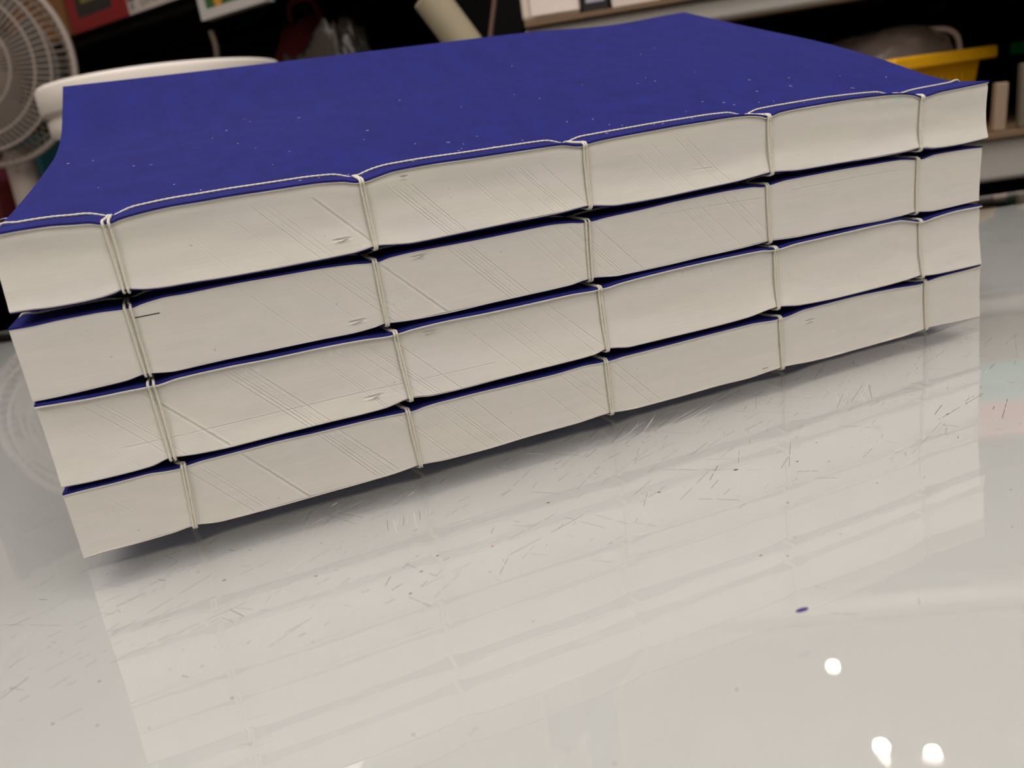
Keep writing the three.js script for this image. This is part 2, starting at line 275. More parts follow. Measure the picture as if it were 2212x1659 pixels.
function spineMaps(i) {
  const W = 2048, H = 160, b = BOOKS[i], h = new Float32Array(W * H), st = new Float32Array(W * H);
  const X0 = -0.003, X1 = 0.301, Y0 = Math.min(...F[i].B[1]) - 0.0005, Y1 = Math.max(...F[i].T[1]) + 0.0005;
  const px = (x) => (x - X0) / (X1 - X0) * W, py = (y) => (y - Y0) / (Y1 - Y0) * H, sx = W / (X1 - X0), sy = H / (Y1 - Y0);
  for (let y = 0; y < H; y++) for (let x = 0; x < W; x++) {         // the cut edges of the leaves: fine streaks along the spine
    const mx = x / sx * 1000, my = y / sy * 1000;
    h[y * W + x] = 0.06 * nz(mx * 0.12, my * 5.2, i * 7) + 0.035 * nz(mx * 0.5, my * 11, i * 3 + 5) + 0.10 * nz(mx * 0.05, my * 1.1, i + 20) + 0.03 * (rnd() - 0.5);
    st[y * W + x] = 0.5 * nz(mx * 0.04, my * 3.1, i * 9 + 2) + 0.35 * nz(mx * 0.22, my * 0.5, i * 4 + 50) + 0.4 * nz(mx * 0.1, my * 9, i + 70);
  }
  const G = b.grooves;
  for (let k = 0; k < G.length; k += 5) {                           // nicks of the cutter's blade
    const x0 = G[k] / 1e4, y0 = G[k + 1] / 1e4, x1 = G[k + 2] / 1e4, y1 = G[k + 3] / 1e4, dotted = G[k + 4] < 0, s = Math.abs(G[k + 4]) / 10, L = Math.hypot(x1 - x0, y1 - y0), wd = s > 1.4 ? 0.00032 : 0.00013;
    const nx = -(y1 - y0) / L, ny = (x1 - x0) / L, xa = Math.floor(px(Math.min(x0, x1) - 0.001)), xb = Math.ceil(px(Math.max(x0, x1) + 0.001)), ya = Math.max(0, Math.floor(py(Math.min(y0, y1) - 0.001))), yb = Math.min(H - 1, Math.ceil(py(Math.max(y0, y1) + 0.001)));
    for (let y = ya; y <= yb; y++) for (let x = Math.max(0, xa); x <= Math.min(W - 1, xb); x++) {
      const wx = X0 + x / sx - x0, wy = Y0 + y / sy - y0, t = (wx * (x1 - x0) + wy * (y1 - y0)) / L;
      if (t < 0 || t > L) continue;
      const wob = 0.00012 * nz(t * 700, k, i), q = (wx * nx + wy * ny + wob) / wd, end = Math.min(1, t / 0.0012) * Math.min(1, (L - t) / 0.0006 + 0.2);
      if (dotted) { h[y * W + x] += s * 0.9 * end * Math.exp(-q * q / 6) * Math.max(-0.4, nz(wx * 2600, wy * 5200, k) * 1.6); continue; }
      h[y * W + x] += s * end * (-0.75 * Math.exp(-q * q) + 0.55 * Math.exp(-((q - 1.9) ** 2)));
    }
  }
  for (let k = 0; k < b.tears.length; k += 3) {                     // torn slits where the leaves were punched
    const x0 = b.tears[k] / 1e4, y0 = b.tears[k + 1] / 1e4, s = b.tears[k + 2] / 10;
    for (let y = 0; y < H; y++) for (let x = Math.max(0, Math.floor(px(x0 - 0.006))); x <= px(x0 + 0.006); x++) {
      const wx = (X0 + x / sx - x0) / (0.0021 * s), wy = (Y0 + y / sy - y0 + 0.00012 * nz(x * 0.12, k, 4)) / 0.0003;
      h[y * W + x] += -3.2 * Math.exp(-(wx ** 4) - wy * wy) + 1.5 * Math.exp(-(wx ** 4) - ((wy + 1.5) ** 2)) + 0.9 * Math.exp(-(wx ** 4) - ((wy - 1.6) ** 2));
    }
  }
  const bump = dataTex(W, H, (x, y) => tone(128 + 34 * h[y * W + x]), false, false);
  const spots = [];
  if (i === 2) for (let k = 0; k < 26; k++) spots.push([lerp(0.045, 0.075, rnd()), 0.0395 - 0.0016 * rnd(), 0.0003 + 0.0005 * rnd(), 1.018]);
  if (i === 2) for (let k = 0; k < 16; k++) spots.push([lerp(0.15, 0.2, rnd()), 0.0385 - 0.003 * rnd(), 0.0002 + 0.0004 * rnd(), 1.015]);
  if (i === 0) for (let k = 0; k < 12; k++) spots.push([lerp(0.252, 0.264, rnd()), 0.0797 - 0.0008 * rnd(), 0.0007 + 0.0006 * rnd(), 0]);
  for (let k = 0; k < 14; k++) spots.push([lerp(0, 0.29, rnd()), lerp(Y0, Y1, rnd()), 0.00007 + 0.00008 * rnd(), 0.62]);
  const tint = dataTex(W, H, (x, y) => {
    const k = 1 + 0.022 * st[y * W + x];
    const wx = X0 + x / sx, wy = Y0 + y / sy, g = nz(wx * 26, wy * 90, i * 5 + 11);
    let c = [230 * k, (230 + 1.4 * g) * k, (224 - 2.5 * g) * k];
    for (const s of spots) { const q = ((wx - s[0]) ** 2 + (wy - s[1]) ** 2) / (s[2] * s[2]); if (q < 6) { const a = Math.exp(-q); c = s[3] === 0 ? [c[0] * (1 - 0.035 * a), c[1], c[2] * (1 - 0.012 * a)] : c.map((v) => v * lerp(1, s[3], a)); } }
    if (i === 1 && Math.abs(wy - (0.0581 + (wx - 0.0246) * 0.0)) < 0.00009 && wx > 0.0247 && wx < 0.0307) c = [40, 38, 36];
    return c;
  }, true, false);
  return { bump, tint, uv: (x, y) => [(x - X0) / (X1 - X0), (y - Y0) / (Y1 - Y0)] };
}

const bookLabels = ['topmost book of the stack, its whole blue cloth cover and white stitching in view', 'second book from the top, with a dark hairline beside its leftmost threads', 'third book from the top, crossed by a long level scratch on its spine', 'lowest book of the stack, lying directly on the glass table'];
for (let i = 0; i < 4; i++) {
  const f = F[i], base = new THREE.Vector3(0.149, i < 3 ? botY(i, 0.149, 0.1) - COVER : 0.0001, -0.1);
  const book = thing('sewn_book', bookLabels[i], 'book', base, 0, 'stack of four sewn books');
  const put = (g) => g.translate(-base.x, -base.y, -base.z);
  const NX = 460, xT = (s) => lerp(f.T[0][0], f.T[0].at(-1), s), xB = (s) => lerp(f.B[0][0], f.B[0].at(-1), s), S = (k) => k / (NX - 1);
  const LEAF = 0.00032, lift = (x, q) => 0.00001 + 0.0004 * Math.max(0, nz(x * 38, i * 3 + q, 1.5) - 0.22) + 0.00004 * Math.max(0, nz(x * 300, i, q));
  const ws = [0, 0.0012, 0.003, 0.006, 0.009, 0.012, 0.015, 0.019, 0.024, 0.03, 0.04, 0.05, 0.065, 0.08, 0.095, 0.11, 0.125, 0.14, 0.15, 0.16, 0.17, 0.18, 0.19, 0.197, 0.2013];
  const W = (x, k) => ws[k] / 0.2013 * (zSpine(i, x) - ZBACK);
  const maps = spineMaps(i);
  const paper = new THREE.MeshPhysicalMaterial({ color: 0xffffff, map: maps.tint, bumpMap: maps.bump, bumpScale: 0.00085, roughness: 0.72, specularIntensity: 0.4 });
  // page block: spine, upper face, fore-edge, lower face and the two ends
  const pT = (s, k) => { const x = xT(s), w = W(x, k); return [x, topY(i, x, w) - LEAF - lift(x, 0) * (w < 0.03 ? 1 : 0.3), zSpine(i, x) - w]; };
  const pB = (s, k) => { const x = xB(s), w = W(x, k); return [x, botY(i, x, w) + LEAF + lift(x, 4) * (w < 0.03 ? 1 : 0.3), zSpine(i, x) - w]; };
  const NY = 18, last = ws.length - 1;
  const wave = (s, t) => HOLLOW[i] * (-4 * t * (1 - t) * (0.75 + 0.5 * nz(s * 9, t * 2, i * 2)) - (t > 0.9 ? 0.4 * ((t - 0.9) / 0.1) ** 2 : 0)) + LEAN[i] * (0.5 - t) + 0.00008 * nz(s * 40, t * 6, i);
  const sq = (s) => { let d = 1; for (const a of STN_T[i]) d = Math.min(d, Math.abs(xT(s) - a)); return 0.00035 * Math.exp(-((d / 0.0014) ** 2)); };
  const spine = sheet(NX, NY, (a, c) => { const s = S(a), t = c / (NY - 1), A = pB(s, 0), B = pT(s, 0), x = lerp(A[0], B[0], t); return [x, lerp(A[1], B[1], t), zSpine(i, x) + wave(s, t) - sq(s)]; }, (a, c, p) => maps.uv(p[0], p[1]));
  const zb = (s, t) => 0;
  const upper = sheet(NX, last + 1, (a, c) => { const p = pT(S(a), c); if (!c) p[2] += wave(S(a), 1) - sq(S(a)); return p; });
  const lower = sheet(NX, last + 1, (a, c) => { const p = pB(S(a), c); if (!c) p[2] += wave(S(a), 0) - sq(S(a)); return p; }, null, true);
  const fore = sheet(NX, 6, (a, c) => { const A = pB(S(a), last), B = pT(S(a), last), t = c / 5; return [lerp(A[0], B[0], t), lerp(A[1], B[1], t), A[2] + zb()]; }, null, true);
  const ends = [0, 1].map((s) => sheet(last + 1, NY, (a, c) => { const A = pB(s, a), B = pT(s, a), t = c / (NY - 1), x = lerp(A[0], B[0], t); return [x, lerp(A[1], B[1], t), (a ? A[2] : zSpine(i, x) + wave(s, t) - sq(s))]; }, (a, c, p) => [0.01, maps.uv(0, lerp(F[i].yb(xB(s)), F[i].yt(xT(s)), c / (NY - 1)))[1]], s === 0));
  part('page_block', put(mergeGeometries([spine, upper, lower, fore, ...ends])), paper, book, { label: 'cut white page edges with blade marks' });
  for (let k = 0; k < BOOKS[i].tears.length; k += 3) {               // ragged paper standing out of the slits
    const x0 = BOOKS[i].tears[k] / 1e4, y0 = BOOKS[i].tears[k + 1] / 1e4, s = BOOKS[i].tears[k + 2] / 10, N = 15;
    const t0 = (y0 - f.yb(x0)) / (f.yt(x0) - f.yb(x0)), s0 = (x0 - f.T[0][0]) / (f.T[0].at(-1) - f.T[0][0]), zf = zSpine(i, x0) + wave(s0, t0);
    const flap = sheet(N, 4, (a, c) => { const q = a / (N - 1) - 0.5, r = Math.max(0, (1 - 4 * q * q)) * (0.45 + 0.9 * Math.abs(nz(a * 0.9, k, i * 5))), d = c / 3; return [x0 + q * 0.0042 * s, y0 + 0.00012 * nz(a * 0.5, 3, k) + q * 0.0006 - 0.00028 * d * r * s, zf - 0.0001 + 0.0007 * d * r * s]; });
    part('torn_flap', put(flap), endLeaf, book);
  }
  // sheets laid on the block: end leaves and cloth covers
  const slab = (lo, hi, proud, sx, uvScale) => {
    const P = (up) => (a, c) => { const s = S(a), x = sx(s), w = c && W(x, c) > -proud(x) ? W(x, c) : -proud(x); return [x, (up ? hi : lo)(x, Math.max(0, w)), zSpine(i, x) - w]; };
    const uvf = (a, c, p) => [p[0], -p[2]];
    const up = sheet(NX, last + 1, P(true), uvf), dn = sheet(NX, last + 1, P(false), uvf, true);
    const edge = (pick, n, flip) => sheet(n, 2, (a, c) => P(c === 1)(...pick(a)), (a, c, p) => [p[0] + c * 0.0005, -p[2]], flip);
    return mergeGeometries([up, dn, edge((a) => [a, 0], NX, false), edge((a) => [a, last], NX, true), edge((a) => [0, a], last + 1, true), edge((a) => [NX - 1, a], last + 1, false)]);
  };
  const PR = [-0.00012, -0.00006, 0.00026, 0.00012][i];
  const pr = (x) => PR + 0.0002 * Math.max(0, 0.15 + nz(x * 70, i * 2, 3.3)) - sq((x - f.T[0][0]) / (f.T[0].at(-1) - f.T[0][0]));
  part('end_leaf', put(slab((x, w) => topY(i, x, w) - LEAF, (x, w) => topY(i, x, w) - 0.00003, pr, xT)), endLeaf, book);
  part('end_leaf', put(slab((x, w) => botY(i, x, w) + 0.00003, (x, w) => botY(i, x, w) + LEAF, pr, xB)), endLeaf, book);
  const cp = (x) => 0.00005 + 0.00004 * nz(x * 500, i, 8) - sq((x - f.T[0][0]) / (f.T[0].at(-1) - f.T[0][0]));
  const front = part('front_cover', put(slab((x, w) => topY(i, x, w), (x, w) => topY(i, x, w) + COVER - 0.00003, cp, xT)), cloth, book, { label: 'blue cloth front cover' });
  part('back_cover', put(slab((x, w) => botY(i, x, w) - COVER + 0.00003, (x, w) => botY(i, x, w), () => -0.0011, xB)), cloth, book, { label: 'blue cloth back cover' });
  // sewing: a run of cord from hole to hole on the cover, and doubled turns round the spine
  const R = 0.00036, at = (x, w, up) => new THREE.Vector3(x, up ? topY(i, x, w) + COVER + R * 0.8 : botY(i, x, w) - COVER - R * 0.8, zSpine(i, x) - w);
  const dx = STN_T[i][2] - STN_T[0][2], holes = HOLE_X.map((x) => x + dx);
  const RC = 0.00031, runs = [[f.T[0][0] + 0.0008, holes[0] - 0.0008], ...holes.slice(0, 4).map((x, k) => [x + 0.0008, holes[k + 1] - 0.0008]), [holes[4] + 0.0008, f.T[0].at(-1) - 0.0008]];
  for (const up of i === 3 ? [true] : [true, false]) runs.forEach(([a, b], k) => {
    const pts = []; const n = Math.max(4, Math.round((b - a) / 0.004));
    for (let j = 0; j <= n; j++) { const x = lerp(a, b, j / n), v = at(x, HOLE_W, up); const e = Math.min(j, n - j); if ((e === 0) && !((k === 0 && j === 0) || (k === 5 && j === n))) v.y -= (up ? 1 : -1) * 0.0005; pts.push(v); }
    if (k === 0) pts.unshift(new THREE.Vector3(f.T[0][0] - R, lerp(topY(i, 0, HOLE_W), botY(i, 0, HOLE_W), up ? 0.5 : 0.5), zSpine(i, a) - HOLE_W));
    if (k === 5) pts.push(new THREE.Vector3(f.T[0].at(-1) + R, lerp(topY(i, b, HOLE_W), botY(i, b, HOLE_W), 0.5), zSpine(i, b) - HOLE_W));
    if (up || k === 0) part('cover_stitch', put(cord(pts, RC)), cottonThread, book);
  });
  for (let k = 0; k < 5; k++) {
    const gap = k === 0 ? (i === 3 ? 0.0008 : 0.00135) : i === 1 && k === 2 ? 0.0011 : 0.00074;
    const turns = [];
    for (const side of [-1, 1]) {
      const xt = STN_T[i][k] + side * gap / 2, xb = STN_B[i][k] + side * gap / 2 * 0.8, xh = holes[k] + side * 0.0003, pts = [];
      const a0 = at(xh, HOLE_W, true); a0.y -= 0.0006; pts.push(a0);
      for (const t of [0.2, 0.5, 0.8]) pts.push(at(lerp(xh, xt, t * t), HOLE_W * (1 - t), true));
      const yT = F[i].yt(xt), yB = F[i].yb(xb), z0 = zSpine(i, xt);
      pts.push(new THREE.Vector3(xt, yT + COVER + R * 0.7, z0 - 0.0008), new THREE.Vector3(xt, yT + COVER * 0.4, z0 + R * 0.65));
      for (const t of [0.08, 0.25, 0.5, 0.75, 0.92]) pts.push(new THREE.Vector3(lerp(xt, xb, t) + 0.0001 * side * nz(t * 5, k, i), lerp(yT, yB, t), lerp(z0, zSpine(i, xb), t) + R * 0.75 + LEAN[i] * (t - 0.5) - HOLLOW[i] * 1.6 * t * (1 - t)));
      const zb0 = zSpine(i, xb);
      pts.push(new THREE.Vector3(xb, yB - COVER * 0.4, zb0 + R * 0.65 + LEAN[i] * 0.5), new THREE.Vector3(xb, yB - COVER - R * 0.7, zb0 - 0.0008));
      for (const t of [0.3, 0.7]) pts.push(at(lerp(xb, xh, t), HOLE_W * t, false));
      turns.push(cord(pts, R));
    }
    for (const g of turns) part('spine_thread', put(g), cottonThread, book);
  }
  if (i === 0) {                                                    // lint caught on the cloth, a frayed corner thread
    const lint = [];
    const pt = (x, w) => new THREE.Vector3(x, topY(0, x, w) + COVER + 0.00008, zSpine(0, x) - w);
    for (let k = 0; k < 70; k++) {
      const x = lerp(0.004, 0.285, rnd()), w = lerp(0.004, 0.17, rnd() * rnd() + 0.02), a = rnd() * 6.28, L = 0.0002 + 0.0007 * rnd() * rnd();
      lint.push(new THREE.TubeGeometry(new THREE.CatmullRomCurve3([pt(x, w), pt(x + Math.cos(a) * L, w + Math.sin(a) * L), pt(x + Math.cos(a + 0.8) * L * 1.7, w + Math.sin(a + 0.8) * L * 1.7)]), 4, 0.00005 + 0.00006 * rnd(), 4));
    }
    part('lint', put(merge(lint)), std(0xc9cbe6, 0.9), front, { kind: 'stuff' });
    const c0 = new THREE.Vector3(0.0004, topY(0, 0, 0.025) + 0.0004, zSpine(0, 0) - 0.025), fr = [];
    for (let k = 0; k < 4; k++) fr.push(new THREE.TubeGeometry(new THREE.CatmullRomCurve3([c0, c0.clone().add(new THREE.Vector3(-0.0008, 0.0001 * k, -0.0003 * k)), c0.clone().add(new THREE.Vector3(-0.0016 - 0.0003 * k, 0.0003 - 0.0002 * k, 0.0003 * (k - 1)))]), 6, 0.00006, 4));
    part('frayed_thread', put(merge(fr)), std(0x8f9ad0, 0.8), front);
  }
}

// ---------------------------------------------------------------- the racks behind the table
const blackMetal = std(0x030303, 0.8, { specularIntensity: 0.3 }), greyBeam = std(new THREE.Color().setRGB(0.5, 0.485, 0.46), 0.38, { metalness: 0.15 }), chip = std(new THREE.Color().setRGB(0.2, 0.13, 0.075), 0.8), blackBoard = std(0x030303, 0.95, { specularIntensity: 0.3 });
function rack(label, place, turn, w, depth, top, shelves, beamMat, boardMat) {
  const t = thing('storage_rack', label, 'rack', place, turn, 'storage racks behind the table');
  const H = top - FLOOR;
  for (const sx of [-1, 1]) for (const sz of [-1, 1]) part('upright', box(0.035, H, 0.035, sx * (w / 2 - 0.0175), H / 2, sz * (depth / 2 - 0.0175), 0.003), blackMetal, t);
  part('back_panel', box(w, H - 0.1, 0.006, 0, H / 2 + 0.05, -depth / 2 - 0.003), blackBoard, t);
  for (const sx of [-1, 1]) part('side_panel', box(0.006, H - 0.1, depth, sx * (w / 2 + 0.003), H / 2 + 0.05, 0), blackBoard, t);
  for (const [y, th, mB, mS] of shelves) {
    const Y = y - FLOOR;
    part('shelf_board', box(w - 0.075, 0.005, depth + 0.012, 0, Y - 0.0025, 0.006), mS ?? boardMat, t);
    part('front_beam', box(w - 0.072, th, 0.03, 0, Y - 0.005 - th / 2, depth / 2 - 0.012, 0.006), mB ?? beamMat, t);
    part('rear_beam', box(w - 0.072, th, 0.03, 0, Y - 0.008 - th / 2, -depth / 2 + 0.02, 0.004), blackMetal, t);
  }
  return t;
}
rack('grey-beamed storage rack behind the right half of the table, holding the yellow basket', room(0.711, FLOOR, 1.195), TURN, 1.578, 0.42, 0.85, [[0.0105, 0.046], [0.194, 0.024], [0.56, 0.03]], greyBeam, chip);
// the left rack stands turned towards the viewer: s runs along its front, e into its depth
const LEFT = TURN - 0.5, left = (s, y, e) => room(-1.035 + 0.87758 * s + 0.47943 * e, y, 1.9 - 0.47943 * s + 0.87758 * e);
rack('black storage rack farther back on the left, behind the fan', left(-0.05, FLOOR, 0.2), LEFT, 2.1, 0.44, 1.08, [[0.41, 0.02], [-0.02, 0.02], [0.8, 0.02]], blackMetal, blackBoard);

// ---------------------------------------------------------------- things on the right rack
const yellow = std(0xf0b414, 0.4), green = std(0x12b02c, 0.4);
const film = (c, tr = 0.55) => new THREE.MeshPhysicalMaterial({ color: c, roughness: 0.35, transmission: tr, thickness: 0, specularIntensity: 1 });
function wallWithSlots(w, h, t, cols, rows, taper) {
  const s = new THREE.Shape();
  s.moveTo(-w / 2 + taper, 0); s.lineTo(w / 2 - taper, 0); s.lineTo(w / 2, h); s.lineTo(-w / 2, h); s.closePath();
  const cw = (w - 2 * taper - 0.02) / cols, rh = (h - 0.035) / rows;
  for (let a = 0; a < cols; a++) for (let b = 0; b < rows; b++) {
    const x = -w / 2 + taper + 0.01 + cw * (a + 0.5), y = 0.012 + rh * (b + 0.5), p = new THREE.Path();
    p.moveTo(x - 0.0021, y - rh * 0.36); p.lineTo(x + 0.0021, y - rh * 0.36); p.lineTo(x + 0.0021, y + rh * 0.36); p.lineTo(x - 0.0021, y + rh * 0.36); p.closePath();
    s.holes.push(p);
  }
  return new THREE.ExtrudeGeometry(s, { depth: t, bevelEnabled: false });
}
function basket(name, label, pos, turn, w, d, h, mat, group) {
  const t = thing(name, label, 'basket', pos, turn, group), tp = 0.012, lean = Math.atan2(tp, h);
  part('floor_panel', box(w - 2 * tp, 0.003, d - 2 * tp, 0, 0.0015, 0), mat, t);
  const cw = Math.max(4, Math.round(w / 0.019)), cd = Math.max(4, Math.round(d / 0.0125));
  part('side_wall', wallWithSlots(w, h, 0.0025, cw, 5, tp).rotateX(lean).translate(0, 0, d / 2 - tp - 0.0025), mat, t);
  part('side_wall', wallWithSlots(w, h, 0.0025, cw, 5, tp).rotateX(lean).rotateY(Math.PI).translate(0, 0, -d / 2 + tp + 0.0025), mat, t);
  part('side_wall', wallWithSlots(d, h, 0.0025, cd, 5, tp).rotateX(lean).rotateY(Math.PI / 2).translate(w / 2 - tp - 0.0025, 0, 0), mat, t);
  part('side_wall', wallWithSlots(d, h, 0.0025, cd, 5, tp).rotateX(lean).rotateY(-Math.PI / 2).translate(-w / 2 + tp + 0.0025, 0, 0), mat, t);
  const rw = 0.013, rh = 0.014;
  part('rim', merge([box(w + 2 * rw, rh, rw, 0, h - rh / 2, d / 2 + rw / 2, 0.003), box(w + 2 * rw, rh, rw, 0, h - rh / 2, -d / 2 - rw / 2, 0.003), box(rw, rh, d + 0.002, w / 2 + rw / 2, h - rh / 2, 0, 0.003), box(rw, rh, d + 0.002, -w / 2 - rw / 2, h - rh / 2, 0, 0.003)]), mat, t);
  return t;
}
const SH = 0.0105;
basket('yellow_basket', 'yellow plastic basket with slotted sides on the rack shelf', room(0.357, SH, 1.106), TURN + 0.72, 0.194, 0.15, 0.09, yellow);
basket('green_basket', 'green plastic basket at the right edge, beside the two upright sticks', room(0.662, SH, 1.1), TURN, 0.2, 0.17, 0.09, green);
// crumpled film bags
function bag(name, label, pos, turn, rx, ry, rz, mat, k, rough = 0.18, cat = 'plastic bag') {
  const t = thing(name, label, cat, pos, turn), g = new THREE.SphereGeometry(1, 72, 48), p = g.attributes.position;
  for (let a = 0; a < p.count; a++) {
    let x = p.getX(a), y = p.getY(a), z = p.getZ(a);
    const e = 0.62; x = Math.sign(x) * Math.abs(x) ** e; z = Math.sign(z) * Math.abs(z) ** e; y = Math.sign(y) * Math.abs(y) ** 0.8;
    const n = 1 + rough * (nz(x * 1.7 + k, y * 1.7, z * 1.7) + 0.6 * Math.abs(nz(x * 4 + k, y * 4, z * 4)) - 0.25 * Math.abs(nz(x * 9, y * 9 + k, z * 9)));
    p.setXYZ(a, x * rx * n, Math.max(0, (y * 0.5 + 0.5) * 2 * ry * n), z * rz * n);
  }
  g.computeVertexNormals();
  part('film', g, mat, t);
  return t;
}
{
  const heap = bag('plastic_bag', 'crumpled clear plastic bag heaped inside the yellow basket', room(0.362, SH + 0.0035, 1.106), TURN + 0.72, 0.087, 0.0605, 0.066, film(0x9c8e86, 0.4), 3.1, 0.07);
  heap.updateMatrixWorld();
  const roll = [[0.285, 0.112], [0.305, 0.1225], [0.345, 0.1295], [0.385, 0.131], [0.415, 0.129], [0.436, 0.125], [0.446, 0.117], [0.449, 0.1], [0.449, 0.08]].map(([u, y], k) => heap.worldToLocal(room(u, y + 0.002 * nz(k * 0.9, 4), 1.1 + 0.004 * nz(k * 1.3, 9))));
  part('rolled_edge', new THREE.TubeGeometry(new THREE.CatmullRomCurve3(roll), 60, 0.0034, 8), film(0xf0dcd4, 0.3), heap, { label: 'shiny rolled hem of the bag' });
  bag('plastic_bag', 'torn strip of clear plastic sticking up from the green basket', room(0.64, SH + 0.0035, 1.1), TURN - 0.3, 0.06, 0.058, 0.05, film(0xb0b0a8, 0.45), 8.4, 0.25);
}
const stick = (label, u, v, w, h, d, lean, c) => { const t = thing('wooden_stick', label, 'stick', room(u, SH, v), TURN); part('shaft', box(w, h, d, 0, h / 2, 0, 0.002), std(c, 0.8), t); t.rotation.z = lean; };
stick('pale flat stick leaning upright between the baskets', 0.4475, 1.0, 0.013, 0.05, 0.01, -0.06, 0x9a8674);
stick('grey upright stick close beside the green basket', 0.472, 1.0, 0.009, 0.066, 0.01, -0.03, 0x6a6458);
// on the upper shelf
const printTex = (w, h, draw) => { const cv = document.createElement('canvas'); cv.width = w; cv.height = h; draw(cv.getContext('2d'), w, h); const t = new THREE.CanvasTexture(cv); t.colorSpace = THREE.SRGBColorSpace; return t; };
const faceBox = (t, w, h, d, side, tex, r = 0.003, name = 'carton') => {
  part(name, box(w, h, d, 0, h / 2, 0, r), side, t);
  part('printed_face', new THREE.PlaneGeometry(w * 0.96, h * 0.96).translate(0, h / 2, d / 2 + 0.0006), std(0xffffff, 0.6, { map: tex }), t);
};
const SU = 0.194;
{
  const g = new RoundedBoxGeometry(0.064, 0.1, 0.05, 5, 0.007), p = g.attributes.position;
  for (let a = 0; a < p.count; a++) { const x = p.getX(a), y = p.getY(a), z = p.getZ(a), n = 0.004 * nz(x * 60, y * 40, z * 60 + 3); p.setXYZ(a, x * (1 + n * 6) + n, y + 0.05, z + n); }
  g.computeVertexNormals();
  const t = thing('paper_pack', 'white wrapped pack with red lettering at the left end of the upper shelf', 'pack', room(-0.012, SU, 1.01), TURN + 0.1);
  part('wrapper', g, std(new THREE.Color().setRGB(0.8, 0.72, 0.62), 0.55), t);
  part('printed_face', new THREE.PlaneGeometry(0.05, 0.088).translate(0.002, 0.0495, 0.0272), std(0xffffff, 0.55, { map: printTex(256, 400, (c, w, h) => { c.fillStyle = '#f1e6e0'; c.fillRect(0, 0, w, h); c.fillStyle = '#cf3d48'; c.font = 'bold 116px sans-serif'; c.textAlign = 'center'; c.fillText('Bir', w / 2, 330); }) }), t);
  const d = thing('dark_carton', 'small black carton with a pale label on the upper shelf', 'box', room(0.0355, SU, 1.005), TURN);
  faceBox(d, 0.027, 0.07, 0.04, std(0x111114, 0.5), printTex(128, 256, (c, w, h) => { c.fillStyle = '#15151a'; c.fillRect(0, 0, w, h); c.fillStyle = '#a9adbb'; c.fillRect(16, 150, w - 32, 75); c.fillStyle = '#5a6070'; c.fillRect(16, 40, w - 32, 40); }));
  const e = thing('paper_pack', 'wide white pack with faint red print right of the black carton', 'pack', room(0.078, SU, 1.01), TURN);
  faceBox(e, 0.052, 0.06, 0.05, std(0xd8cfc8, 0.6), printTex(256, 256, (c, w, h) => { c.fillStyle = '#ddd2cc'; c.fillRect(0, 0, w, h); c.fillStyle = '#c98a86'; c.fillRect(30, 170, 14, 40); c.fillRect(70, 190, 10, 24); c.fillStyle = '#b65a5a'; c.fillRect(40, 40, 160, 60); }), 0.006);
  const pile = (name, label, u, y, w, h, c) => { const t = thing(name, label, 'box', room(u, y, 1.085), TURN); part('carton', box(w, h, 0.17, 0, h / 2, 0, 0.003), std(c, 0.7), t); part('lid', box(w + 0.006, h * 0.35, 0.176, 0, h * 0.83, 0, 0.003), std(c, 0.7), t); };
  pile('brown_carton', 'low brown carton on the upper shelf above the yellow basket', 0.52, SU, 0.3, 0.055, 0x6a5a4a);
  pile('teal_carton', 'teal carton lying on the low brown carton', 0.52, SU + 0.0555, 0.3, 0.045, 0x4a9a98);
  pile('pink_carton', 'pink carton topping the pile on the upper shelf', 0.5, SU + 0.101, 0.19, 0.045, 0xc47a78);
}

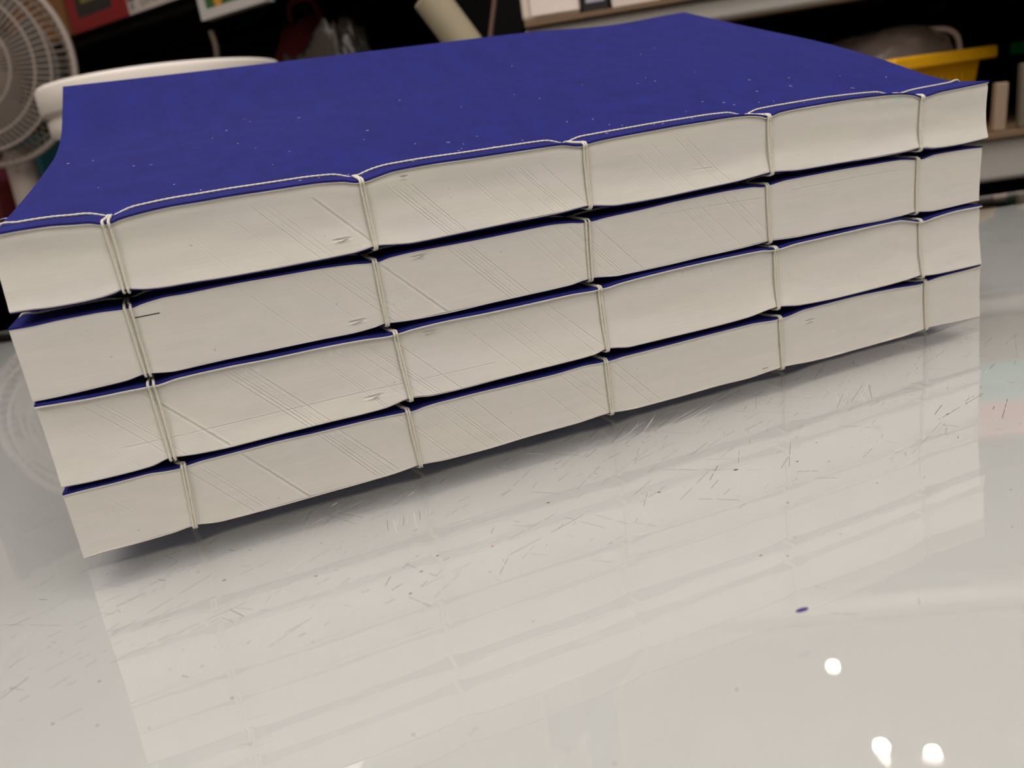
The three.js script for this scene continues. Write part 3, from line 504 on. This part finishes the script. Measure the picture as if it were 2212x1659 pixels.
// ---------------------------------------------------------------- things on the left rack
const SL = 0.41;
{
  const t = thing('picture_box', 'red carton with a dark picture panel standing left of the white lettered carton', 'box', left(0.1, SL, 0.04), LEFT);
  faceBox(t, 0.198, 0.19, 0.08, std(0x8a1518, 0.6), printTex(256, 288, (c, w, h) => {
    c.fillStyle = '#8c1a1c'; c.fillRect(0, 0, w, h); c.fillStyle = '#2c2724'; c.fillRect(42, 10, w - 90, h - 58);
    c.fillStyle = '#4c4846'; c.fillRect(50, 90, 80, 34); c.fillStyle = '#35463f'; c.fillRect(60, 134, 60, 26);
    c.fillStyle = '#b5aca6'; c.fillRect(130, 88, 56, 62); c.fillStyle = '#7f7a3a'; c.fillRect(70, 172, 124, 28);
  }));
  const q = thing('lettered_carton', 'white carton with dark lettering right of the red one', 'box', left(0.287, SL, 0.04), LEFT);
  faceBox(q, 0.163, 0.16, 0.08, std(0xc4bcb6, 0.6), printTex(320, 340, (c, w, h) => {
    c.fillStyle = '#c9c0ba'; c.fillRect(0, 0, w, h); c.fillStyle = '#4a4542'; c.fillRect(6, 206, 44, 70); c.fillStyle = '#8a847f'; c.fillRect(14, 282, 26, 30);
    c.save(); c.scale(0.62, 1); c.fillStyle = '#4c4642'; c.font = '66px sans-serif'; c.textAlign = 'left'; c.fillText('QUALITY', 130, 304); c.restore();
  }));
  const r = thing('paper_cup', 'pale rounded tub between the lettered carton and the framed picture', 'tub', left(0.415, SL, 0.05), LEFT);
  part('body', new THREE.LatheGeometry([[0, 0], [0.03, 0], [0.036, 0.004], [0.041, 0.09], [0.038, 0.09], [0.033, 0.008], [0, 0.006]].map((p) => new THREE.Vector2(...p)), 32), std(0xcdb9a0, 0.6), r);
  const f = thing('framed_picture', 'white-framed picture with orange flowers on green, hung on the front of the black rack', 'picture', left(0.566, 0.356, -0.045), LEFT);
  part('frame', merge([box(0.17, 0.016, 0.02, 0, 0.008, 0), box(0.17, 0.016, 0.02, 0, 0.162, 0), box(0.012, 0.14, 0.02, -0.079, 0.085, 0), box(0.012, 0.14, 0.02, 0.079, 0.085, 0)]), std(0xc8c6c4, 0.5), f);
  part('picture', box(0.15, 0.142, 0.01, 0, 0.085, -0.002), std(0xffffff, 0.5, { map: printTex(256, 256, (c, w, h) => { c.fillStyle = '#2f5a2c'; c.fillRect(0, 0, w, h); for (let k = 0; k < 26; k++) { c.fillStyle = k % 2 ? '#d0902a' : '#b87a20'; c.beginPath(); c.arc(((k * 67) % 230) + 12, ((k * 41) % 230) + 12, 9 + (k % 4) * 3, 0, 7); c.fill(); } }) }), f);
  const cb = thing('cardboard_box', 'plain brown cardboard box at the left edge, half behind the fan', 'box', left(-0.16, SL, 0.12), LEFT);
  part('carton', box(0.24, 0.2, 0.2, 0, 0.1, 0, 0.003), std(0x8a6038, 0.85), cb);
  part('tape', box(0.242, 0.002, 0.04, 0, 0.2005, 0), std(0xb08a58, 0.4), cb);
}
{
  const low = (name, label, s, e, y, w, h, d, c) => { const t = thing(name, label, 'box', left(s, y, e), LEFT); part('carton', box(w, h, d, 0, h / 2, 0, 0.004), std(c, 0.7), t); part('lid', box(w + 0.006, 0.02, d + 0.006, 0, h - 0.01, 0, 0.003), std(c, 0.7), t); return t; };
  low('teal_tub', 'dark teal storage box seen below the fan guard', -0.4, 0.11, -0.02, 0.16, 0.27, 0.16, 0x0e4a52);
  low('maroon_box', 'dark red box low at the left edge beside the fan post', -0.66, 0.11, -0.02, 0.22, 0.178, 0.18, 0x5c1014);
  low('pink_box', 'dusky pink carton on the dark red box', -0.68, 0.11, 0.1585, 0.15, 0.06, 0.14, 0x8a3c50);
}
// bag, film and strap hanging in the dark gap between the racks
{
  const t = thing('red_cloth_bag', 'dark red cloth bag slumped in the shadow behind the stack', 'bag', left(0.5, -0.02, 0.19), LEFT);
  const g = new THREE.SphereGeometry(1, 60, 40), p = g.attributes.position;
  for (let a = 0; a < p.count; a++) { const x = Math.sign(p.getX(a)) * Math.abs(p.getX(a)) ** 0.6, y = p.getY(a), z = p.getZ(a), n = 1 + 0.14 * nz(x * 2, y * 3, z * 2 + 9) + 0.05 * nz(x * 8, y * 3, z * 6); p.setXYZ(a, x * 0.1 * n, (y * 0.5 + 0.5) * 0.385 * (1 + 0.05 * nz(x * 3, 1, 2)), z * 0.08 * n); }
  g.computeVertexNormals();
  part('body', g, std(0x6a1014, 0.85), t);
  part('handle', tube([[-0.04, 0.36, 0], [-0.03, 0.41, 0.01], [0.03, 0.41, 0.01], [0.045, 0.36, 0]], 0.006), std(0x6a1014, 0.85), t);
  bag('plastic_bag', 'greyish clear bag in the shadow right of the red bag', left(0.66, -0.02, 0.06), LEFT, 0.1, 0.158, 0.05, film(0x5e564e, 0.5), 5.5, 0.2);
  const s = thing('strap', 'pale strap hanging from the black rack below the framed picture', 'strap', left(0.478, 0.36, -0.025), LEFT);
  part('band', tube([[0.0, -0.02, 0.012], [0.006, -0.05, 0.014], [-0.004, -0.09, 0.016], [-0.018, -0.12, 0.018], [-0.026, -0.2, 0.016]], 0.005), std(0x6a5e52, 0.8), s);
}
// roll of cream paper leaning out of the right rack, and a thin cord
{
  const a = room(-0.1335, 0.232, 0.955), b = room(0.42, -0.735, 0.955), L = a.distanceTo(b);
  const t = thing('paper_roll', 'long cream roll of paper leaning diagonally against the grey-beamed rack', 'roll', b, 0);
  t.quaternion.setFromUnitVectors(new THREE.Vector3(0, 1, 0), a.clone().sub(b).normalize());
  part('paper', new THREE.LatheGeometry([[0.005, 0], [0.0178, 0], [0.0183, 0.002], [0.0183, L - 0.002], [0.0178, L], [0.009, L], [0.009, L - 0.03], [0.005, L - 0.03], [0.005, 0]].map((p) => new THREE.Vector2(...p)), 40), std(0xa59c84, 0.75), t);
  const c = thing('cord', 'thin brownish cord hanging beside the white lettered pack', 'cord', room(-0.069, 0.25, 0.932), TURN);
  part('strand', tube([[0.014, 0.09, 0], [0.007, -0.02, 0], [-0.006, -0.07, 0], [-0.025, -0.16, 0]], 0.0022), std(0x6a5248, 0.8), c);
}

// ---------------------------------------------------------------- bucket on its stool
{
  const R = 0.131, u = -0.455, v = 1.0, yTop = 0.203, h = 0.3;
  const t = thing('plastic_bucket', 'large white plastic bucket with a thick rim behind the stack', 'bucket', room(u, yTop - h, v), TURN);
  const prof = [[0, 0], [0.102, 0], [0.106, 0.004], [R - 0.012, h - 0.052], [R - 0.004, h - 0.05], [R - 0.004, h - 0.034], [R - 0.009, h - 0.032], [R - 0.009, h - 0.03], [R + 0.001, h - 0.028], [R + 0.001, h - 0.004], [R - 0.002, h], [R - 0.008, h - 0.001], [R - 0.012, h - 0.03], [0.103, 0.008], [0, 0.006]];
  part('body', new THREE.LatheGeometry(prof.map((p) => new THREE.Vector2(...p)), 96), std(new THREE.Color().setRGB(0.95, 0.91, 0.85), 0.4), t);
  const lug = part('handle_lug', new THREE.CylinderGeometry(0.014, 0.016, 0.012, 20).rotateZ(Math.PI / 2).translate(R + 0.002, h - 0.075, 0), std(0xc8c0b4, 0.45), t);
  part('handle', tube(Array.from({ length: 13 }, (_, k) => { const a = Math.PI * k / 12; return [Math.cos(a) * (R + 0.006), h - 0.075 - Math.sin(a) * 0.1, -Math.sin(a) * (R + 0.02)]; }), 0.0022, 60), std(0x8a8a88, 0.35, { metalness: 0.8 }), t);
  const s = thing('stool', 'dark round stool under the white bucket', 'stool', room(u, FLOOR, v), TURN);
  const sh = yTop - h - FLOOR;
  part('seat', new THREE.CylinderGeometry(0.15, 0.145, 0.03, 48).translate(0, sh - 0.015, 0), std(0x241c16, 0.6), s);
  for (let k = 0; k < 4; k++) { const a = Math.PI / 4 + k * Math.PI / 2; part('leg', tube([[Math.cos(a) * 0.11, sh - 0.03, Math.sin(a) * 0.11], [Math.cos(a) * 0.15, 0.006, Math.sin(a) * 0.15]], 0.012, 4), std(0x18140f, 0.6), s); }
  part('foot_ring', new THREE.TorusGeometry(0.136, 0.006, 8, 48).rotateX(Math.PI / 2).translate(0, 0.24, 0), std(0x18140f, 0.5), s);
}

// ---------------------------------------------------------------- pedestal fan
{
  const u = -1.08, v = 1.62, y = 0.345, R = 0.176, plastic = std(0xb8aca4, 0.5), frost = std(0x9a948c, 0.5), wire = std(0xa89c92, 0.5);
  const t = thing('pedestal_fan', 'white pedestal fan at the left edge behind the bucket', 'fan', room(u, FLOOR, v), TURN + 0.12), Y = y - FLOOR;
  part('base', new THREE.LatheGeometry([[0, 0], [0.16, 0], [0.165, 0.01], [0.15, 0.022], [0.04, 0.04], [0.03, 0.08], [0, 0.08]].map((p) => new THREE.Vector2(...p)), 48), plastic, t);
  part('post', new THREE.CylinderGeometry(0.017, 0.02, Y - 0.36, 24).translate(0, 0.06 + (Y - 0.36) / 2, -0.05), plastic, t);
  part('neck', new THREE.CylinderGeometry(0.026, 0.03, 0.2, 24).translate(0, Y - 0.25, -0.05), plastic, t);
  part('motor_housing', new THREE.SphereGeometry(0.06, 32, 20).scale(1, 1, 1.3).translate(0, Y, -0.075), plastic, t);
  part('motor_shaft', new THREE.CylinderGeometry(0.006, 0.006, 0.1, 12).rotateX(Math.PI / 2).translate(0, Y, -0.02), wire, t);
  for (let k = 0; k < 5; k++) {
    const a0 = k * Math.PI * 2 / 5, g = sheet(12, 8, (i, j) => { const r = 0.03 + 0.115 * i / 11, a = a0 + (j / 7 - 0.5) * (0.55 + 0.5 * i / 11); return [Math.cos(a) * r, Y + Math.sin(a) * r, 0.004 + (j / 7 - 0.5) * 0.04]; });
    part('blade', g, std(0x8a8884, 0.4, { transmission: 0.3, thickness: 0, side: THREE.DoubleSide }), t);
  }
  const guard = (dir, bulge, n) => {
    const list = [];
    for (let k = 0; k < n; k++) {
      const a = k / n * Math.PI * 2, tw = 0.18;
      list.push(tube([0.036, 0.09, 0.14, R - 0.014, R].map((r, q) => { const z = dir * bulge * [1, 0.97, 0.82, 0.5, 0][q], b = a + tw * r / R * dir; return [Math.cos(b) * r, Y + Math.sin(b) * r, z]; }), 0.0013, 10, 5));
    }
    for (const [r, z] of [[0.085, 0.97], [0.126, 0.88], [0.152, 0.76]]) list.push(new THREE.TorusGeometry(r, 0.0028, 6, 72).translate(0, Y, dir * bulge * z));
    return merge(list);
  };
  part('front_guard', guard(1, 0.055, 84), wire, t);
  part('rear_guard', guard(-1, 0.05, 60), wire, t);
  part('guard_ring', new THREE.TorusGeometry(R, 0.0062, 10, 96).translate(0, Y, 0), plastic, t);
  part('hub_badge', new THREE.CylinderGeometry(0.036, 0.038, 0.01, 40).rotateX(Math.PI / 2).translate(0, Y, 0.058), std(0xd8c4ae, 0.45), t, { label: 'round cream badge' });
}
{
  const t = thing('cardboard_box', 'brown cardboard carton standing on the floor past the left table edge', 'box', room(-0.95, FLOOR, 1.05), TURN + 0.2);
  part('carton', box(0.3, 0.66, 0.3, 0, 0.33, 0, 0.003), std(0x3e2716, 0.9), t);
}

scene.traverse((o) => { if (o.isLight && !o.isRectAreaLight) o.castShadow = true; });
renderer.render(scene, camera);
